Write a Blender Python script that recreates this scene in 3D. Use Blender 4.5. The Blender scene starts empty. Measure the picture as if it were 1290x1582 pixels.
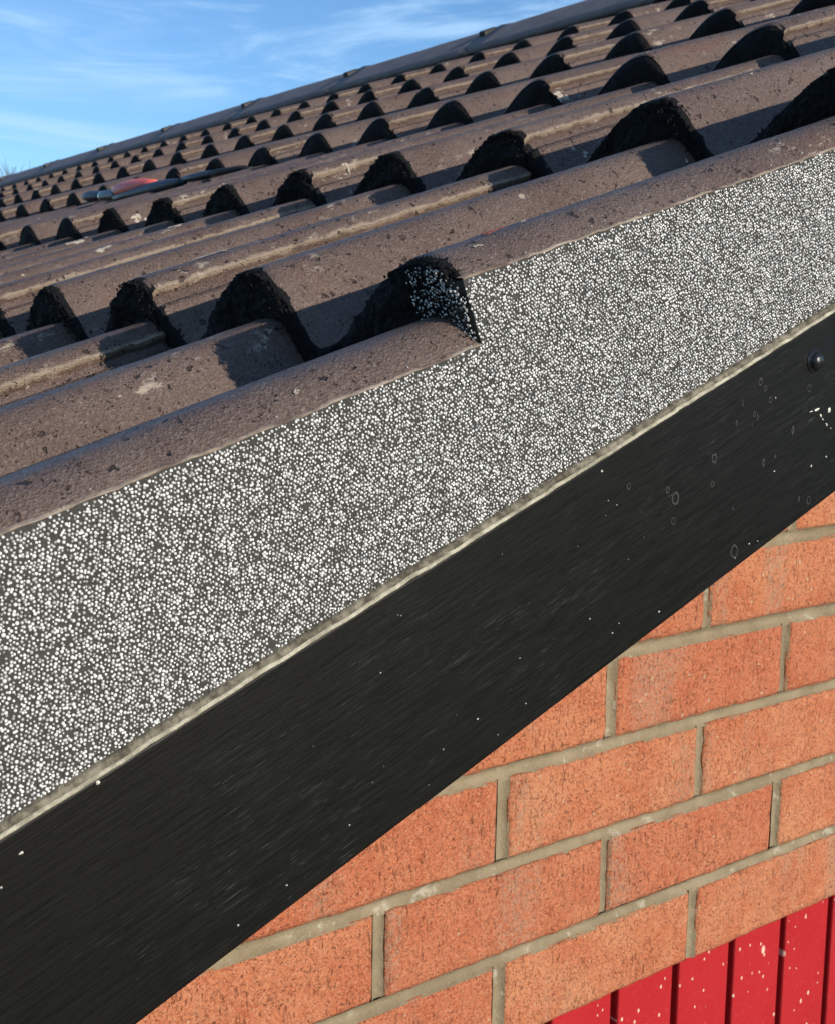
import bpy, bmesh, math, random
import numpy as np
from mathutils import Matrix, Vector

random.seed(7)
rng = np.random.default_rng(7)
R = math.radians
scene = bpy.context.scene
col = scene.collection

# ------------------------------------------------------------------ camera
CAM = Vector((-0.46425, -0.64931, 0.53859))
YAW, PITCH, ROLL = 0.647530, 0.139847, 0.013745
fwd = Vector((math.sin(YAW)*math.cos(PITCH), math.cos(YAW)*math.cos(PITCH), -math.sin(PITCH)))
rgt = Vector((math.cos(YAW), -math.sin(YAW), 0))
upv = rgt.cross(fwd)
r2 = math.cos(ROLL)*rgt + math.sin(ROLL)*upv
u2 = -math.sin(ROLL)*rgt + math.cos(ROLL)*upv
cd = bpy.data.cameras.new('camera')
cam = bpy.data.objects.new('camera', cd)
col.objects.link(cam)
cam.matrix_world = Matrix(((r2.x, u2.x, -fwd.x, CAM.x), (r2.y, u2.y, -fwd.y, CAM.y),
                           (r2.z, u2.z, -fwd.z, CAM.z), (0, 0, 0, 1)))
cd.sensor_fit = 'VERTICAL'
cd.sensor_height = 24.0
cd.sensor_width = 24.0
cd.lens = 24.0*1859.66/1582.0
cd.clip_start = 0.02
cd.clip_end = 1500
cd.dof.use_dof = True
cd.dof.focus_distance = 0.60
cd.dof.aperture_fstop = 26
scene.camera = cam

# ------------------------------------------------------------------ sky + sun
SUN = Vector((0.188, -1.0, 0.278)).normalized()          # towards the sun
SUN_EL = math.asin(SUN.z)
SUN_AZ = math.atan2(SUN.x, SUN.y)                        # clockwise from +y
world = bpy.data.worlds.new('World')
scene.world = world
world.use_nodes = True
wn = world.node_tree.nodes; wl = world.node_tree.links
wn.clear()
wout = wn.new('ShaderNodeOutputWorld')
bg = wn.new('ShaderNodeBackground')
sky = wn.new('ShaderNodeTexSky')
sky.sky_type = 'NISHITA'
sky.sun_disc = False
sky.sun_elevation = SUN_EL
sky.sun_rotation = SUN_AZ
sky.altitude = 100
sky.air_density = 1.0
sky.dust_density = 0.15
sky.ozone_density = 3.2
bg.inputs['Strength'].default_value = 0.125
wtc = wn.new('ShaderNodeTexCoord')
wmap = wn.new('ShaderNodeMapping')
wmap.inputs['Rotation'].default_value = (R(7), R(9), R(-38))
wmap.inputs['Location'].default_value = (4.7, 1.3, 0.6)
wmap.inputs['Scale'].default_value = (1.7, 1.7, 9.5)
wl.new(wtc.outputs['Generated'], wmap.inputs['Vector'])
cn = wn.new('ShaderNodeTexNoise')
cn.inputs['Scale'].default_value = 2.3
cn.inputs['Detail'].default_value = 11
cn.inputs['Roughness'].default_value = 0.62
cn.inputs['Distortion'].default_value = 0.9
wl.new(wmap.outputs['Vector'], cn.inputs['Vector'])
cr = wn.new('ShaderNodeMapRange')
cr.interpolation_type = 'SMOOTHSTEP'
cr.inputs['From Min'].default_value = 0.45
cr.inputs['From Max'].default_value = 0.68
cr.inputs['To Max'].default_value = 0.62
wl.new(cn.outputs['Fac'], cr.inputs['Value'])
mixc = wn.new('ShaderNodeMix'); mixc.data_type = 'RGBA'
mixc.inputs[7].default_value = (3.5, 5.3, 7.4, 1)        # thin cirrus, lit
wl.new(cr.outputs['Result'], mixc.inputs['Factor'])
tint = wn.new('ShaderNodeMix'); tint.data_type = 'RGBA'; tint.blend_type = 'MULTIPLY'
tint.inputs['Factor'].default_value = 1.0
tint.inputs[7].default_value = (0.76, 0.93, 1.09, 1)
wl.new(sky.outputs['Color'], tint.inputs[6])
wl.new(tint.outputs[2], mixc.inputs[6])
wl.new(mixc.outputs[2], bg.inputs['Color'])
wl.new(bg.outputs['Background'], wout.inputs['Surface'])

sd = bpy.data.lights.new('sun', 'SUN')
sd.energy = 4.0
sd.angle = R(0.5)
sd.color = (1.0, 0.90, 0.76)
sun = bpy.data.objects.new('sun', sd)
col.objects.link(sun)
sun.location = (2, -8, 6)
sun.rotation_euler = SUN.to_track_quat('Z', 'Y').to_euler()

scene.view_settings.view_transform = 'Standard'
scene.view_settings.look = 'None'
scene.view_settings.gamma = 1
scene.view_settings.use_curve_mapping = False
scene.view_settings.exposure = 0.33

# ------------------------------------------------------------------ geometry of the roof
TH = 0.390412
U = Vector((math.cos(TH), 0, math.sin(TH)))              # up the slope
V = Vector((0, 1, 0))                                    # along the courses, away
N = Vector((-math.sin(TH), 0, math.cos(TH)))
A = Vector((-0.147308, -0.236168, 0.575701))             # crest of the first roll at a leading edge
G = 0.327437                                             # course spacing
FR = Matrix(((U.x, V.x, N.x, A.x), (U.y, V.y, N.y, A.y), (U.z, V.z, N.z, A.z), (0, 0, 0, 1)))
ROOF_LEN = 6.6
S0, S_RIDGE = -2*G, 1.93
GZ = -2.12                                               # ground level


def snf(s, y, n):
    s, y, n = float(s), float(y), float(n)
    return A + U*s + V*y + N*n


# ------------------------------------------------------------------ numpy noise
_perm = np.random.default_rng(3).random((64, 64, 64))


def vnoise(x, y, z):
    x = np.asarray(x, float); y = np.asarray(y, float) + 0*x; z = np.asarray(z, float) + 0*x
    xi = np.floor(x).astype(int); yi = np.floor(y).astype(int); zi = np.floor(z).astype(int)
    xf = x-xi; yf = y-yi; zf = z-zi
    xf = xf*xf*(3-2*xf); yf = yf*yf*(3-2*yf); zf = zf*zf*(3-2*zf)
    r = 0
    for dx in (0, 1):
        for dy in (0, 1):
            for dz in (0, 1):
                w = (xf if dx else 1-xf)*(yf if dy else 1-yf)*(zf if dz else 1-zf)
                r = r + w*_perm[(xi+dx) & 63, (yi+dy) & 63, (zi+dz) & 63]
    return r*2-1


def fbm(x, y, z, o=4):
    r = 0; a = 1; t = 0
    for i in range(o):
        k = 2.03**i
        r = r + a*vnoise(x*k+7*i, y*k+3*i, z*k+5*i); t += a; a *= .5
    return r/t


# ------------------------------------------------------------------ helpers
def link(o, parent=None):
    col.objects.link(o)
    if parent:
        o.parent = parent
        o.matrix_parent_inverse = parent['_w'] if False else parent_inv(parent)
    return o


_world = {}


def parent_inv(p):
    return _world.get(p.name, Matrix()).inverted()


def place(o, mat):
    o.matrix_basis = mat
    _world[o.name] = mat.copy()
    return o


def mesh_np(name, verts, faces, mats, mat_idx=None, smooth=None):
    me = bpy.data.meshes.new(name)
    verts = np.asarray(verts, np.float32)
    faces = [tuple(f) for f in faces] if not isinstance(faces, np.ndarray) else faces
    if isinstance(faces, np.ndarray):
        nf, k = faces.shape
        me.vertices.add(len(verts)); me.vertices.foreach_set('co', verts.ravel())
        me.loops.add(nf*k); me.loops.foreach_set('vertex_index', faces.ravel().astype(np.int32))
        me.polygons.add(nf)
        me.polygons.foreach_set('loop_start', (np.arange(nf)*k).astype(np.int32))
    else:
        me.from_pydata([tuple(map(float, v)) for v in verts], [], faces)
    for m in mats:
        me.materials.append(m)
    if mat_idx is not None:
        me.polygons.foreach_set('material_index', np.asarray(mat_idx, np.int32))
    if smooth is not None:
        if np.isscalar(smooth):
            smooth = np.full(len(me.polygons), bool(smooth))
        me.polygons.foreach_set('use_smooth', np.asarray(smooth, bool))
    me.update(calc_edges=True)
    me.validate()
    return me


def obj(name, me, parent=None, mat=None, **props):
    o = bpy.data.objects.new(name, me)
    col.objects.link(o)
    m = mat if mat is not None else Matrix()
    if parent is not None:
        o.parent = parent
        o.matrix_parent_inverse = parent_inv(parent)
    place(o, m)
    for k, v in props.items():
        o[k] = v
    return o


def grid_faces(nr, nc, off=0, flip=False):
    i, j = np.meshgrid(np.arange(nr-1), np.arange(nc-1), indexing='ij')
    a = (i*nc+j).ravel()+off
    f = np.stack([a, a+1, a+nc+1, a+nc], 1)
    return f[:, ::-1] if flip else f


def box_me(name, x0, x1, y0, y1, z0, z1, mat, bevel=0.0, seg=1):
    bm = bmesh.new()
    bmesh.ops.create_cube(bm, size=1)
    for v in bm.verts:
        v.co = Vector(((x0+x1)/2+v.co.x*(x1-x0), (y0+y1)/2+v.co.y*(y1-y0), (z0+z1)/2+v.co.z*(z1-z0)))
    if bevel:
        bmesh.ops.bevel(bm, geom=list(bm.edges), offset=bevel, segments=seg, affect='EDGES', profile=0.5)
    me = bpy.data.meshes.new(name)
    bm.to_mesh(me); bm.free()
    me.materials.append(mat)
    return me


# ------------------------------------------------------------------ materials
class MT:
    def __init__(s, name):
        s.m = bpy.data.materials.new(name); s.m.use_nodes = True
        s.n = s.m.node_tree.nodes; s.l = s.m.node_tree.links
        s.b = s.n['Principled BSDF']
        s.tc = s.n.new('ShaderNodeTexCoord')
        s.vec = s.tc.outputs['Object']

    def offset_by_object(s, amount=7.0):
        oi = s.n.new('ShaderNodeObjectInfo')
        mu = s.n.new('ShaderNodeMath'); mu.operation = 'MULTIPLY'; mu.inputs[1].default_value = amount
        s.l.new(oi.outputs['Random'], mu.inputs[0])
        ad = s.n.new('ShaderNodeVectorMath'); ad.operation = 'ADD'
        s.l.new(s.tc.outputs['Object'], ad.inputs[0]); s.l.new(mu.outputs[0], ad.inputs[1])
        s.vec = ad.outputs[0]; s.rand = oi.outputs['Random']
        return s

    def mapped(s, scale=(1, 1, 1), rot=(0, 0, 0), loc=(0, 0, 0), vec=None):
        m = s.n.new('ShaderNodeMapping')
        m.inputs['Scale'].default_value = scale; m.inputs['Rotation'].default_value = rot
        m.inputs['Location'].default_value = loc
        s.l.new(vec or s.vec, m.inputs['Vector'])
        return m.outputs[0]

    def noise(s, scale, detail=4, rough=.55, vec=None, dist=0):
        t = s.n.new('ShaderNodeTexNoise')
        t.inputs['Scale'].default_value = scale; t.inputs['Detail'].default_value = detail
        t.inputs['Roughness'].default_value = rough; t.inputs['Distortion'].default_value = dist
        s.l.new(vec or s.vec, t.inputs['Vector'])
        return t.outputs['Fac']

    def voro(s, scale, feature='F1', vec=None, rnd=1, out='Distance'):
        t = s.n.new('ShaderNodeTexVoronoi')
        t.feature = feature; t.inputs['Scale'].default_value = scale
        t.inputs['Randomness'].default_value = rnd
        s.l.new(vec or s.vec, t.inputs['Vector'])
        return t.outputs[out]

    def dots(s, scale, r0, r1, share, vec=None):
        # round spots, one per cell, in a share of the cells and of unequal size
        t = s.n.new('ShaderNodeTexVoronoi'); t.inputs['Scale'].default_value = scale
        s.l.new(vec or s.vec, t.inputs['Vector'])
        c = s.n.new('ShaderNodeSeparateColor'); s.l.new(t.outputs['Color'], c.inputs[0])
        on = s.math('GREATER_THAN', c.outputs[0], 1-share)
        r = s.rng(c.outputs[1], 0, 1, r0, r1, False)
        d = s.math('SUBTRACT', r, t.outputs['Distance'])
        return s.math('MULTIPLY', s.rng(d, 0, .035), on)

    def rng(s, v, a, b, c=0, d=1, smooth=True):
        t = s.n.new('ShaderNodeMapRange')
        if smooth: t.interpolation_type = 'SMOOTHSTEP'
        for k, x in zip(('From Min', 'From Max', 'To Min', 'To Max'), (a, b, c, d)):
            t.inputs[k].default_value = x
        s.l.new(v, t.inputs['Value'])
        return t.outputs['Result']

    def math(s, op, a, b=None):
        t = s.n.new('ShaderNodeMath'); t.operation = op
        for i, x in enumerate((a, b)):
            if x is None: continue
            if isinstance(x, (int, float)): t.inputs[i].default_value = x
            else: s.l.new(x, t.inputs[i])
        return t.outputs[0]

    def mix(s, f, a, b, blend='MIX'):
        t = s.n.new('ShaderNodeMix'); t.data_type = 'RGBA'; t.blend_type = blend
        if isinstance(f, (int, float)): t.inputs['Factor'].default_value = f
        else: s.l.new(f, t.inputs['Factor'])
        for i, x in ((6, a), (7, b)):
            if isinstance(x, tuple): t.inputs[i].default_value = (*x, 1)
            else: s.l.new(x, t.inputs[i])
        return t.outputs[2]

    def color(s, c):
        if isinstance(c, tuple): s.b.inputs['Base Color'].default_value = (*c, 1)
        else: s.l.new(c, s.b.inputs['Base Color'])
        return s

    def rough(s, r, spec=.5):
        if isinstance(r, (int, float)): s.b.inputs['Roughness'].default_value = r
        else: s.l.new(r, s.b.inputs['Roughness'])
        s.b.inputs['Specular IOR Level'].default_value = spec
        return s

    def bump(s, h, dist, strength=1.0, prev=None):
        t = s.n.new('ShaderNodeBump')
        t.inputs['Distance'].default_value = dist; t.inputs['Strength'].default_value = strength
        s.l.new(h, t.inputs['Height'])
        if prev: s.l.new(prev, t.inputs['Normal'])
        return t.outputs[0]

    def normal(s, nrm):
        s.l.new(nrm, s.b.inputs['Normal']); return s


def tile_material(lip):
    t = MT('brown_concrete_tile' if lip else 'brown_concrete_verge_tile').offset_by_object(9.0)
    xyz = t.n.new('ShaderNodeSeparateXYZ'); t.l.new(t.tc.outputs['Object'], xyz.inputs[0])
    tone = t.mix(t.rng(t.noise(11, 5, .65), .35, .65), (0.100, 0.063, 0.048), (0.135, 0.093, 0.074))
    tone = t.mix(t.math('MULTIPLY', t.rand, .5), tone, (0.112, 0.078, 0.068))
    # sand grains: dark and pale single grains
    gr = t.voro(900, out='Color')
    gx = t.n.new('ShaderNodeSeparateColor'); t.l.new(gr, gx.inputs[0])
    tone = t.mix(t.rng(gx.outputs[0], .60, 1.0, 0, .38), tone, (0.24, 0.185, 0.160))
    tone = t.mix(t.rng(gx.outputs[1], .62, 1.0, 0, .40), tone, (0.045, 0.030, 0.026))
    # worn, paler streaks that run with the rolls
    wear = t.noise(24, 7, .7, t.mapped((.30, 1.5, 1.5)))
    tone = t.mix(t.rng(wear, .55, .72, 0, .45), tone, (0.225, 0.165, 0.130))
    rust = t.noise(13, 6, .7, t.mapped((.6, 1, 1), loc=(3, 1, 0)))
    tone = t.mix(t.rng(rust, .55, .72, 0, .55), tone, (0.160, 0.080, 0.050))
    # lapping edge: coating worn off down to the cement
    ly = t.math('ADD', xyz.outputs['Y'], t.math('MULTIPLY', t.math('SUBTRACT', t.noise(60, 4, .7), .5), .005))
    if lip: tone = t.mix(t.rng(ly, -.0152, -.0136, .75, 0), tone, (0.34, 0.265, 0.19))
    # cream patches of mortar / lichen, ragged
    dv = t.mapped((.55, 1.2, 1))
    fl = t.math('MULTIPLY', t.rng(t.noise(85, 6, .75, dv), .57, .64), t.rng(t.noise(9, 3, .5), .50, .60))
    tone = t.mix(t.math('MULTIPLY', fl, .72), tone, (0.44, 0.37, 0.29))
    fl2 = t.dots(70, .06, .16, .10)
    tone = t.mix(t.math('MULTIPLY', fl2, .7), tone, (0.46, 0.39, 0.31))
    # pits with uneven outlines
    wv = t.n.new('ShaderNodeTexNoise'); wv.inputs['Scale'].default_value = 160; wv.inputs['Detail'].default_value = 3
    t.l.new(t.vec, wv.inputs['Vector'])
    wa = t.n.new('ShaderNodeVectorMath'); wa.operation = 'MULTIPLY_ADD'
    t.l.new(wv.outputs['Color'], wa.inputs[0]); wa.inputs[1].default_value = (.009, .009, .009); t.l.new(t.vec, wa.inputs[2])
    pit = t.math('MULTIPLY', t.rng(t.voro(120, vec=wa.outputs[0]), .14, .24, 1, 0), t.rng(t.noise(48, 2), .50, .56))
    pit2 = t.math('MULTIPLY', t.rng(t.voro(330, vec=wa.outputs[0]), .16, .28, 1, 0), t.rng(t.noise(90, 2, vec=t.mapped(loc=(2, 5, 1))), .50, .58))
    pits = t.math('MAXIMUM', pit, t.math('MULTIPLY', pit2, .75))
    tone = t.mix(t.math('MULTIPLY', pits, .85), tone, (0.028, 0.018, 0.015))
    t.color(tone).rough(t.rng(gx.outputs[2], 0, 1, .38, .64), .36)
    b = t.bump(t.noise(70, 5, .65), .0016, .7)
    b = t.bump(t.voro(900), .0007, .7, b)
    b = t.bump(t.noise(1500, 2, .7), .0006, .8, b)
    b = t.bump(t.math('SUBTRACT', 1.0, pits), .0018, 1.0, b)
    t.normal(b)
    return t.m


def edge_material():
    t = MT('black_bitumen_filler').offset_by_object(5.0)
    g = t.noise(420, 4, .7)
    t.color(t.mix(t.rng(g, .45, .8), (0.007, 0.007, 0.008), (0.028, 0.025, 0.024))).rough(.82, .25)
    b = t.bump(t.noise(130, 5, .7), .006, .8)
    b = t.bump(g, .0016, .8, b)
    t.normal(b)
    return t.m


def brick_material():
    t = MT('orange_red_facing_brick').offset_by_object(6.0)
    c = t.mix(t.rng(t.noise(20, 6, .7), .35, .65), (0.600, 0.195, 0.090), (0.690, 0.290, 0.145))
    c = t.mix(t.math('MULTIPLY', t.rand, .6), c, (0.540, 0.150, 0.078))
    gr = t.voro(620, out='Color')
    gx = t.n.new('ShaderNodeSeparateColor'); t.l.new(gr, gx.inputs[0])
    c = t.mix(t.rng(gx.outputs[0], .55, 1, 0, .45), c, (0.70, 0.35, 0.20))
    c = t.mix(t.rng(gx.outputs[1], .62, 1, 0, .55), c, (0.26, 0.065, 0.035))
    # pale grey-buff kiss marks in vertical bands
    km = t.noise(1, 3, .5, t.mapped((17, 4, 3), loc=(2.3, 0, 0)))
    kc = t.math('MULTIPLY', t.rng(km, .55, .66), t.rng(t.noise(260, 5, .75), .40, .60))
    c = t.mix(t.math('MULTIPLY', kc, .60), c, (0.46, 0.32, 0.22))
    # drag marks: short, dark, nearly vertical tears and specks
    dr = t.noise(1, 5, .7, t.mapped((430, 60, 95), rot=(0, R(5), 0)))
    dk = t.math('MULTIPLY', t.rng(dr, .585, .68), t.rng(t.noise(34, 4, .6), .40, .58))
    c = t.mix(t.math('MULTIPLY', dk, .65), c, (0.13, 0.045, 0.03))
    sp = t.math('MULTIPLY', t.rng(t.noise(430, 4, .75), .585, .67), t.rng(t.noise(60, 3), .36, .56))
    c = t.mix(t.math('MULTIPLY', sp, .8), c, (0.075, 0.035, 0.030))
    ws = t.dots(150, .08, .26, .10, t.mapped(loc=(4, 2, 1)))
    c = t.mix(t.math('MULTIPLY', ws, .8), c, (0.62, 0.46, 0.30))
    t.color(c).rough(.9, .15)
    b = t.bump(t.noise(70, 6, .75), .0060, .9)
    b = t.bump(t.math('SUBTRACT', 1.0, t.math('MAXIMUM', dk, sp)), .0024, 1, b)
    b = t.bump(t.noise(900, 3, .75), .0014, 1, b)
    t.normal(b)
    return t.m


def mortar_material():
    t = MT('sandy_grey_mortar')
    c = t.mix(t.rng(t.noise(24, 5, .65), .35, .65), (0.215, 0.170, 0.105), (0.290, 0.235, 0.152))
    c = t.mix(t.rng(t.noise(600, 3, .7), .52, .7, 0, .6), c, (0.30, 0.26, 0.19))
    c = t.mix(t.rng(t.noise(60, 5, .7), .58, .68, 0, .75), c, (0.44, 0.40, 0.31))
    t.color(c).rough(.92, .15)
    b = t.bump(t.noise(90, 4), .003, .7)
    t.normal(t.bump(t.noise(700, 3, .7), .0010, 1, b))
    return t.m


def board_material():
    t = MT('black_woodgrain_upvc')
    gr = t.noise(1, 5, .72, t.mapped((40, 8, 480)))          # local x runs along the board
    gr2 = t.noise(1, 3, .6, t.mapped((70, 8, 1500), loc=(5, 0, 2)))
    patch = t.rng(t.noise(9, 3, .6, t.mapped((1, 1, 2.2))), .38, .62)
    c = t.mix(t.math('MULTIPLY', t.rng(gr, .52, .78), patch), (0.0032, 0.0032, 0.0025), (0.012, 0.0135, 0.013))
    dust = t.rng(t.noise(34, 6, .75), .58, .80, 0, .30)
    c = t.mix(dust, c, (0.024, 0.024, 0.022))
    # fine highlight dashes along the grain, painted into the colour
    sc = t.math('MULTIPLY', t.rng(gr2, .60, .68), t.math('MULTIPLY', patch, t.rng(t.noise(55, 4, .7), .42, .60)))
    c = t.mix(t.math('MULTIPLY', sc, .45), c, (0.090, 0.100, 0.100))
    # flecks of dried splatter
    sp = t.dots(90, .02, .06, .05)
    c = t.mix(sp, c, (0.34, 0.33, 0.27))
    t.color(c).rough(t.rng(gr, .3, .7, .40, .60), .16)
    h = t.math('ADD', gr, t.math('MULTIPLY', gr2, .5))
    t.normal(t.bump(h, .00035, .45))
    return t.m


def facing_material():
    # dark render with glass-bead dashing; the beads that read singly are real, further up the roof the material takes over
    t = MT('dark_bead_render')
    c = t.mix(t.noise(300, 3, .7), (0.014, 0.0135, 0.012), (0.070, 0.067, 0.060))
    px = t.n.new('ShaderNodeSeparateXYZ'); t.l.new(t.tc.outputs['Object'], px.inputs[0])
    far = t.rng(px.outputs['X'], .545, .555, 0, 1)
    bead = t.rng(t.voro(600, rnd=.7), .30, .42, 1, 0)
    c = t.mix(t.math('MULTIPLY', bead, far), c, (0.75, 0.73, 0.66))
    t.color(c).rough(.7, .3)
    t.normal(t.bump(t.noise(420, 4, .7), .0012, .9))
    return t.m


def simple(name, c1, c2, scale=40, rough=.6, spec=.4, bscale=300, bd=.0006, metallic=0):
    t = MT(name)
    t.color(t.mix(t.rng(t.noise(scale, 5, .6), .3, .7), c1, c2)).rough(rough, spec)
    t.b.inputs['Metallic'].default_value = metallic
    t.normal(t.bump(t.noise(bscale, 4, .6), bd, .8))
    return t.m


def red_material():
    t = MT('red_painted_metal').offset_by_object(3.0)
    c = t.mix(t.noise(12, 5, .6), (0.34, 0.009, 0.013), (0.42, 0.016, 0.020))
    c = t.mix(t.rng(t.noise(240, 5, .75), .52, .75, 0, .35), c, (0.52, 0.075, 0.080))
    for sc, r0, r1, share, loc in ((36, .05, .13, .30, (0, 0, 0)), (75, .07, .20, .30, (3, 1, 0)), (180, .10, .26, .24, (1, 5, 0))):
        wv = t.noise(sc*4, 2)
        v = t.mapped((1, .02, .62), loc=loc)
        c = t.mix(t.math('MULTIPLY', t.dots(sc, r0, r1, share, v), t.rng(wv, .2, .5, .35, .85)), c, (0.72, 0.55, 0.42))
    t.color(c).rough(.42, .4)
    t.normal(t.bump(t.noise(160, 4), .0006, .6))
    return t.m


M_tile = tile_material(True)
M_vtile = tile_material(False)
M_edge = edge_material()
M_brick = brick_material()
M_mortar = mortar_material()
M_board = board_material()
M_facing = facing_material()
M_red = red_material()
M_redgap = simple('dark_red_groove', (0.06, 0.004, 0.006), (0.09, 0.008, 0.008))
M_cream = simple('cream_fibre_cement', (0.22, 0.20, 0.14), (0.52, 0.48, 0.37), 130, .85, .2, 500, .0012)
M_dullcem = simple('dull_cement_lip', (0.07, 0.06, 0.042), (0.26, 0.23, 0.17), 190, .9, .2, 600, .0015)  # darker, duller cement tone for the upper rows of the undercloak
M_lip = simple('pale_cement_lip', (0.11, 0.075, 0.06), (0.40, 0.33, 0.26), 45, .9, .2, 600, .0012)
def bead_material():
    t = MT('white_glass_bead')
    g = t.n.new('ShaderNodeNewGeometry')
    r = g.outputs['Random Per Island']
    t.color(t.mix(t.rng(r, 0, 1), (0.30, 0.295, 0.28), (0.84, 0.83, 0.79))).rough(.16, .9)
    t.b.inputs['IOR'].default_value = 1.6
    t.b.inputs['Coat Weight'].default_value = .6
    t.b.inputs['Coat Roughness'].default_value = .2
    return t.m


M_bead = bead_material()
M_ridge = simple('slate_brown_ridge', (0.155, 0.122, 0.118), (0.205, 0.170, 0.162), 18, .7, .35, 200, .0015)
M_clip = simple('black_plastic_clip', (0.012, 0.012, 0.013), (0.02, 0.02, 0.02), 50, .5)
CLIPDIM = (.022, .012, .018)
M_bolt = simple('black_bolt_cap', (0.008, 0.008, 0.009), (0.016, 0.016, 0.018), 300, .28, .5, 400, .0004)
M_white = simple('white_upvc', (0.70, 0.70, 0.68), (0.78, 0.78, 0.76), 20, .4)
M_deck = simple('roof_underlay', (0.02, 0.02, 0.02), (0.035, 0.033, 0.03), 20, .9)
M_fleck = simple('cream_paint_fleck', (0.55, 0.54, 0.44), (0.78, 0.76, 0.66), 400, .6)
M_ground = simple('driveway_concrete', (0.16, 0.15, 0.13), (0.23, 0.215, 0.19), 3, .9, .2, 60, .003)
M_grass = simple('mown_grass', (0.035, 0.06, 0.015), (0.06, 0.09, 0.03), 8, .95, .1, 90, .02)
M_bark = simple('grey_bark', (0.10, 0.085, 0.07), (0.17, 0.15, 0.13), 30, .9, .1, 60, .004)

# ------------------------------------------------------------------ ground
gnd = box_me('ground', -300, 300, -300, 300, GZ-1, GZ, M_grass)
obj('ground', gnd, kind='structure')
obj('driveway', box_me('driveway', -2.2, 4.6, -9, .04, GZ-.1, GZ+.012, M_ground), kind='structure')

# ------------------------------------------------------------------ the house
house = bpy.data.objects.new('brick_house', None)
col.objects.link(house)
place(house, Matrix.Translation((0, 0, GZ)))
house['label'] = 'orange brick house with brown pantile roof, beaded verge, black bargeboard and red boarded door'
house['category'] = 'house'

APEX = snf(S_RIDGE, 0, 0.0)
XL, XR = -0.62, 2*APEX.x+0.62        # side walls of the gable
NB = -0.060                          # underside of the tiles at the wall


def roof_under(x, n=NB):             # height of the plane n below the crests, at x (mirrored past the ridge)
    if x > APEX.x: x = 2*APEX.x-x
    P = A + n*N
    return P.z+(x-P.x)*math.tan(TH)


# gable wall: a recessed mortar slab that carries the bricks
DX0, DX1 = -0.30, 2.16               # garage door opening
yb0, yb1 = 0.0105, 0.10
poly_front = [(XL, GZ), (DX0, GZ), (DX0, .003), (DX1, .003), (DX1, GZ), (XR, GZ), (XR, roof_under(XR)), (APEX.x, roof_under(APEX.x)), (XL, roof_under(XL))]
bm = bmesh.new()
vf = [bm.verts.new((x, yb0, z)) for x, z in poly_front]
f = bm.faces.new(vf)
ret = bmesh.ops.extrude_face_region(bm, geom=[f])
for v in ret['geom']:
    if isinstance(v, bmesh.types.BMVert): v.co.y = yb1
bmesh.ops.recalc_face_normals(bm, faces=bm.faces)
me = bpy.data.meshes.new('wall'); bm.to_mesh(me); bm.free(); me.materials.append(M_mortar)
wall = obj('wall', me, house)

# brick: 215 x 102 x 65, arrises worn and dragged face
BL, BH = 0.215, 0.065


def brick_mesh(seed, L=BL, nx=64, nz=20):
    xs = np.linspace(-L/2, L/2, nx); zs = np.linspace(-BH/2, BH/2, nz)
    X, Z = np.meshgrid(xs, zs, indexing='ij')
    ex = L/2-np.abs(X); ez = BH/2-np.abs(Z)
    e = np.minimum(ex, ez)
    rad = .0022+.0012*fbm(X*90, Z*90, seed*3.1, 3)
    rad = np.maximum(rad, .0008)
    Y = np.where(e < rad, (rad-np.sqrt(np.maximum(rad**2-(rad-e)**2, 0))), 0)
    Y = Y + .0005*fbm(X*60, Z*60, seed*5.7, 4) + .0004*fbm(X*400, Z*120, seed*2.2, 2)
    Y = Y + .0006
    # wandering arrises
    dx = .0009*fbm(Z*80, seed*9.1, np.sign(X)*3, 3)*(ex < .0005)
    dz = .0009*fbm(X*70, seed*4.3, np.sign(Z)*3, 3)*(ez < .0005)
    Vt = np.stack([X+dx, Y, Z+dz], -1).reshape(-1, 3)
    F = [tuple(q) for q in grid_faces(nx, nz)]
    Vt = list(map(tuple, Vt))
    # sides and back
    ring = [i*nz for i in range(nx)] + [(nx-1)*nz+j for j in range(1, nz)] + [i*nz+nz-1 for i in range(nx-2, -1, -1)] + [j for j in range(nz-2, 0, -1)]
    b0 = len(Vt)
    for i in ring: Vt.append((Vt[i][0], .095, Vt[i][2]))
    n = len(ring)
    for k in range(n):
        F.append((ring[k], b0+k, b0+(k+1) % n, ring[(k+1) % n]))
    F.append(tuple(range(b0, b0+n))[::-1])
    sm = [True]*((nx-1)*(nz-1)) + [False]*(n+1)
    me = mesh_np('brick', Vt, F, [M_brick], smooth=sm)
    bm = bmesh.new(); bm.from_mesh(me); bmesh.ops.recalc_face_normals(bm, faces=bm.faces); bm.to_mesh(me); bm.free()
    return me


brick_vars = [brick_mesh(i+1) for i in range(8)]
low = box_me('brick', -BL/2, BL/2, .0006, .095, -BH/2, BH/2, M_brick, .002)
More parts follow.
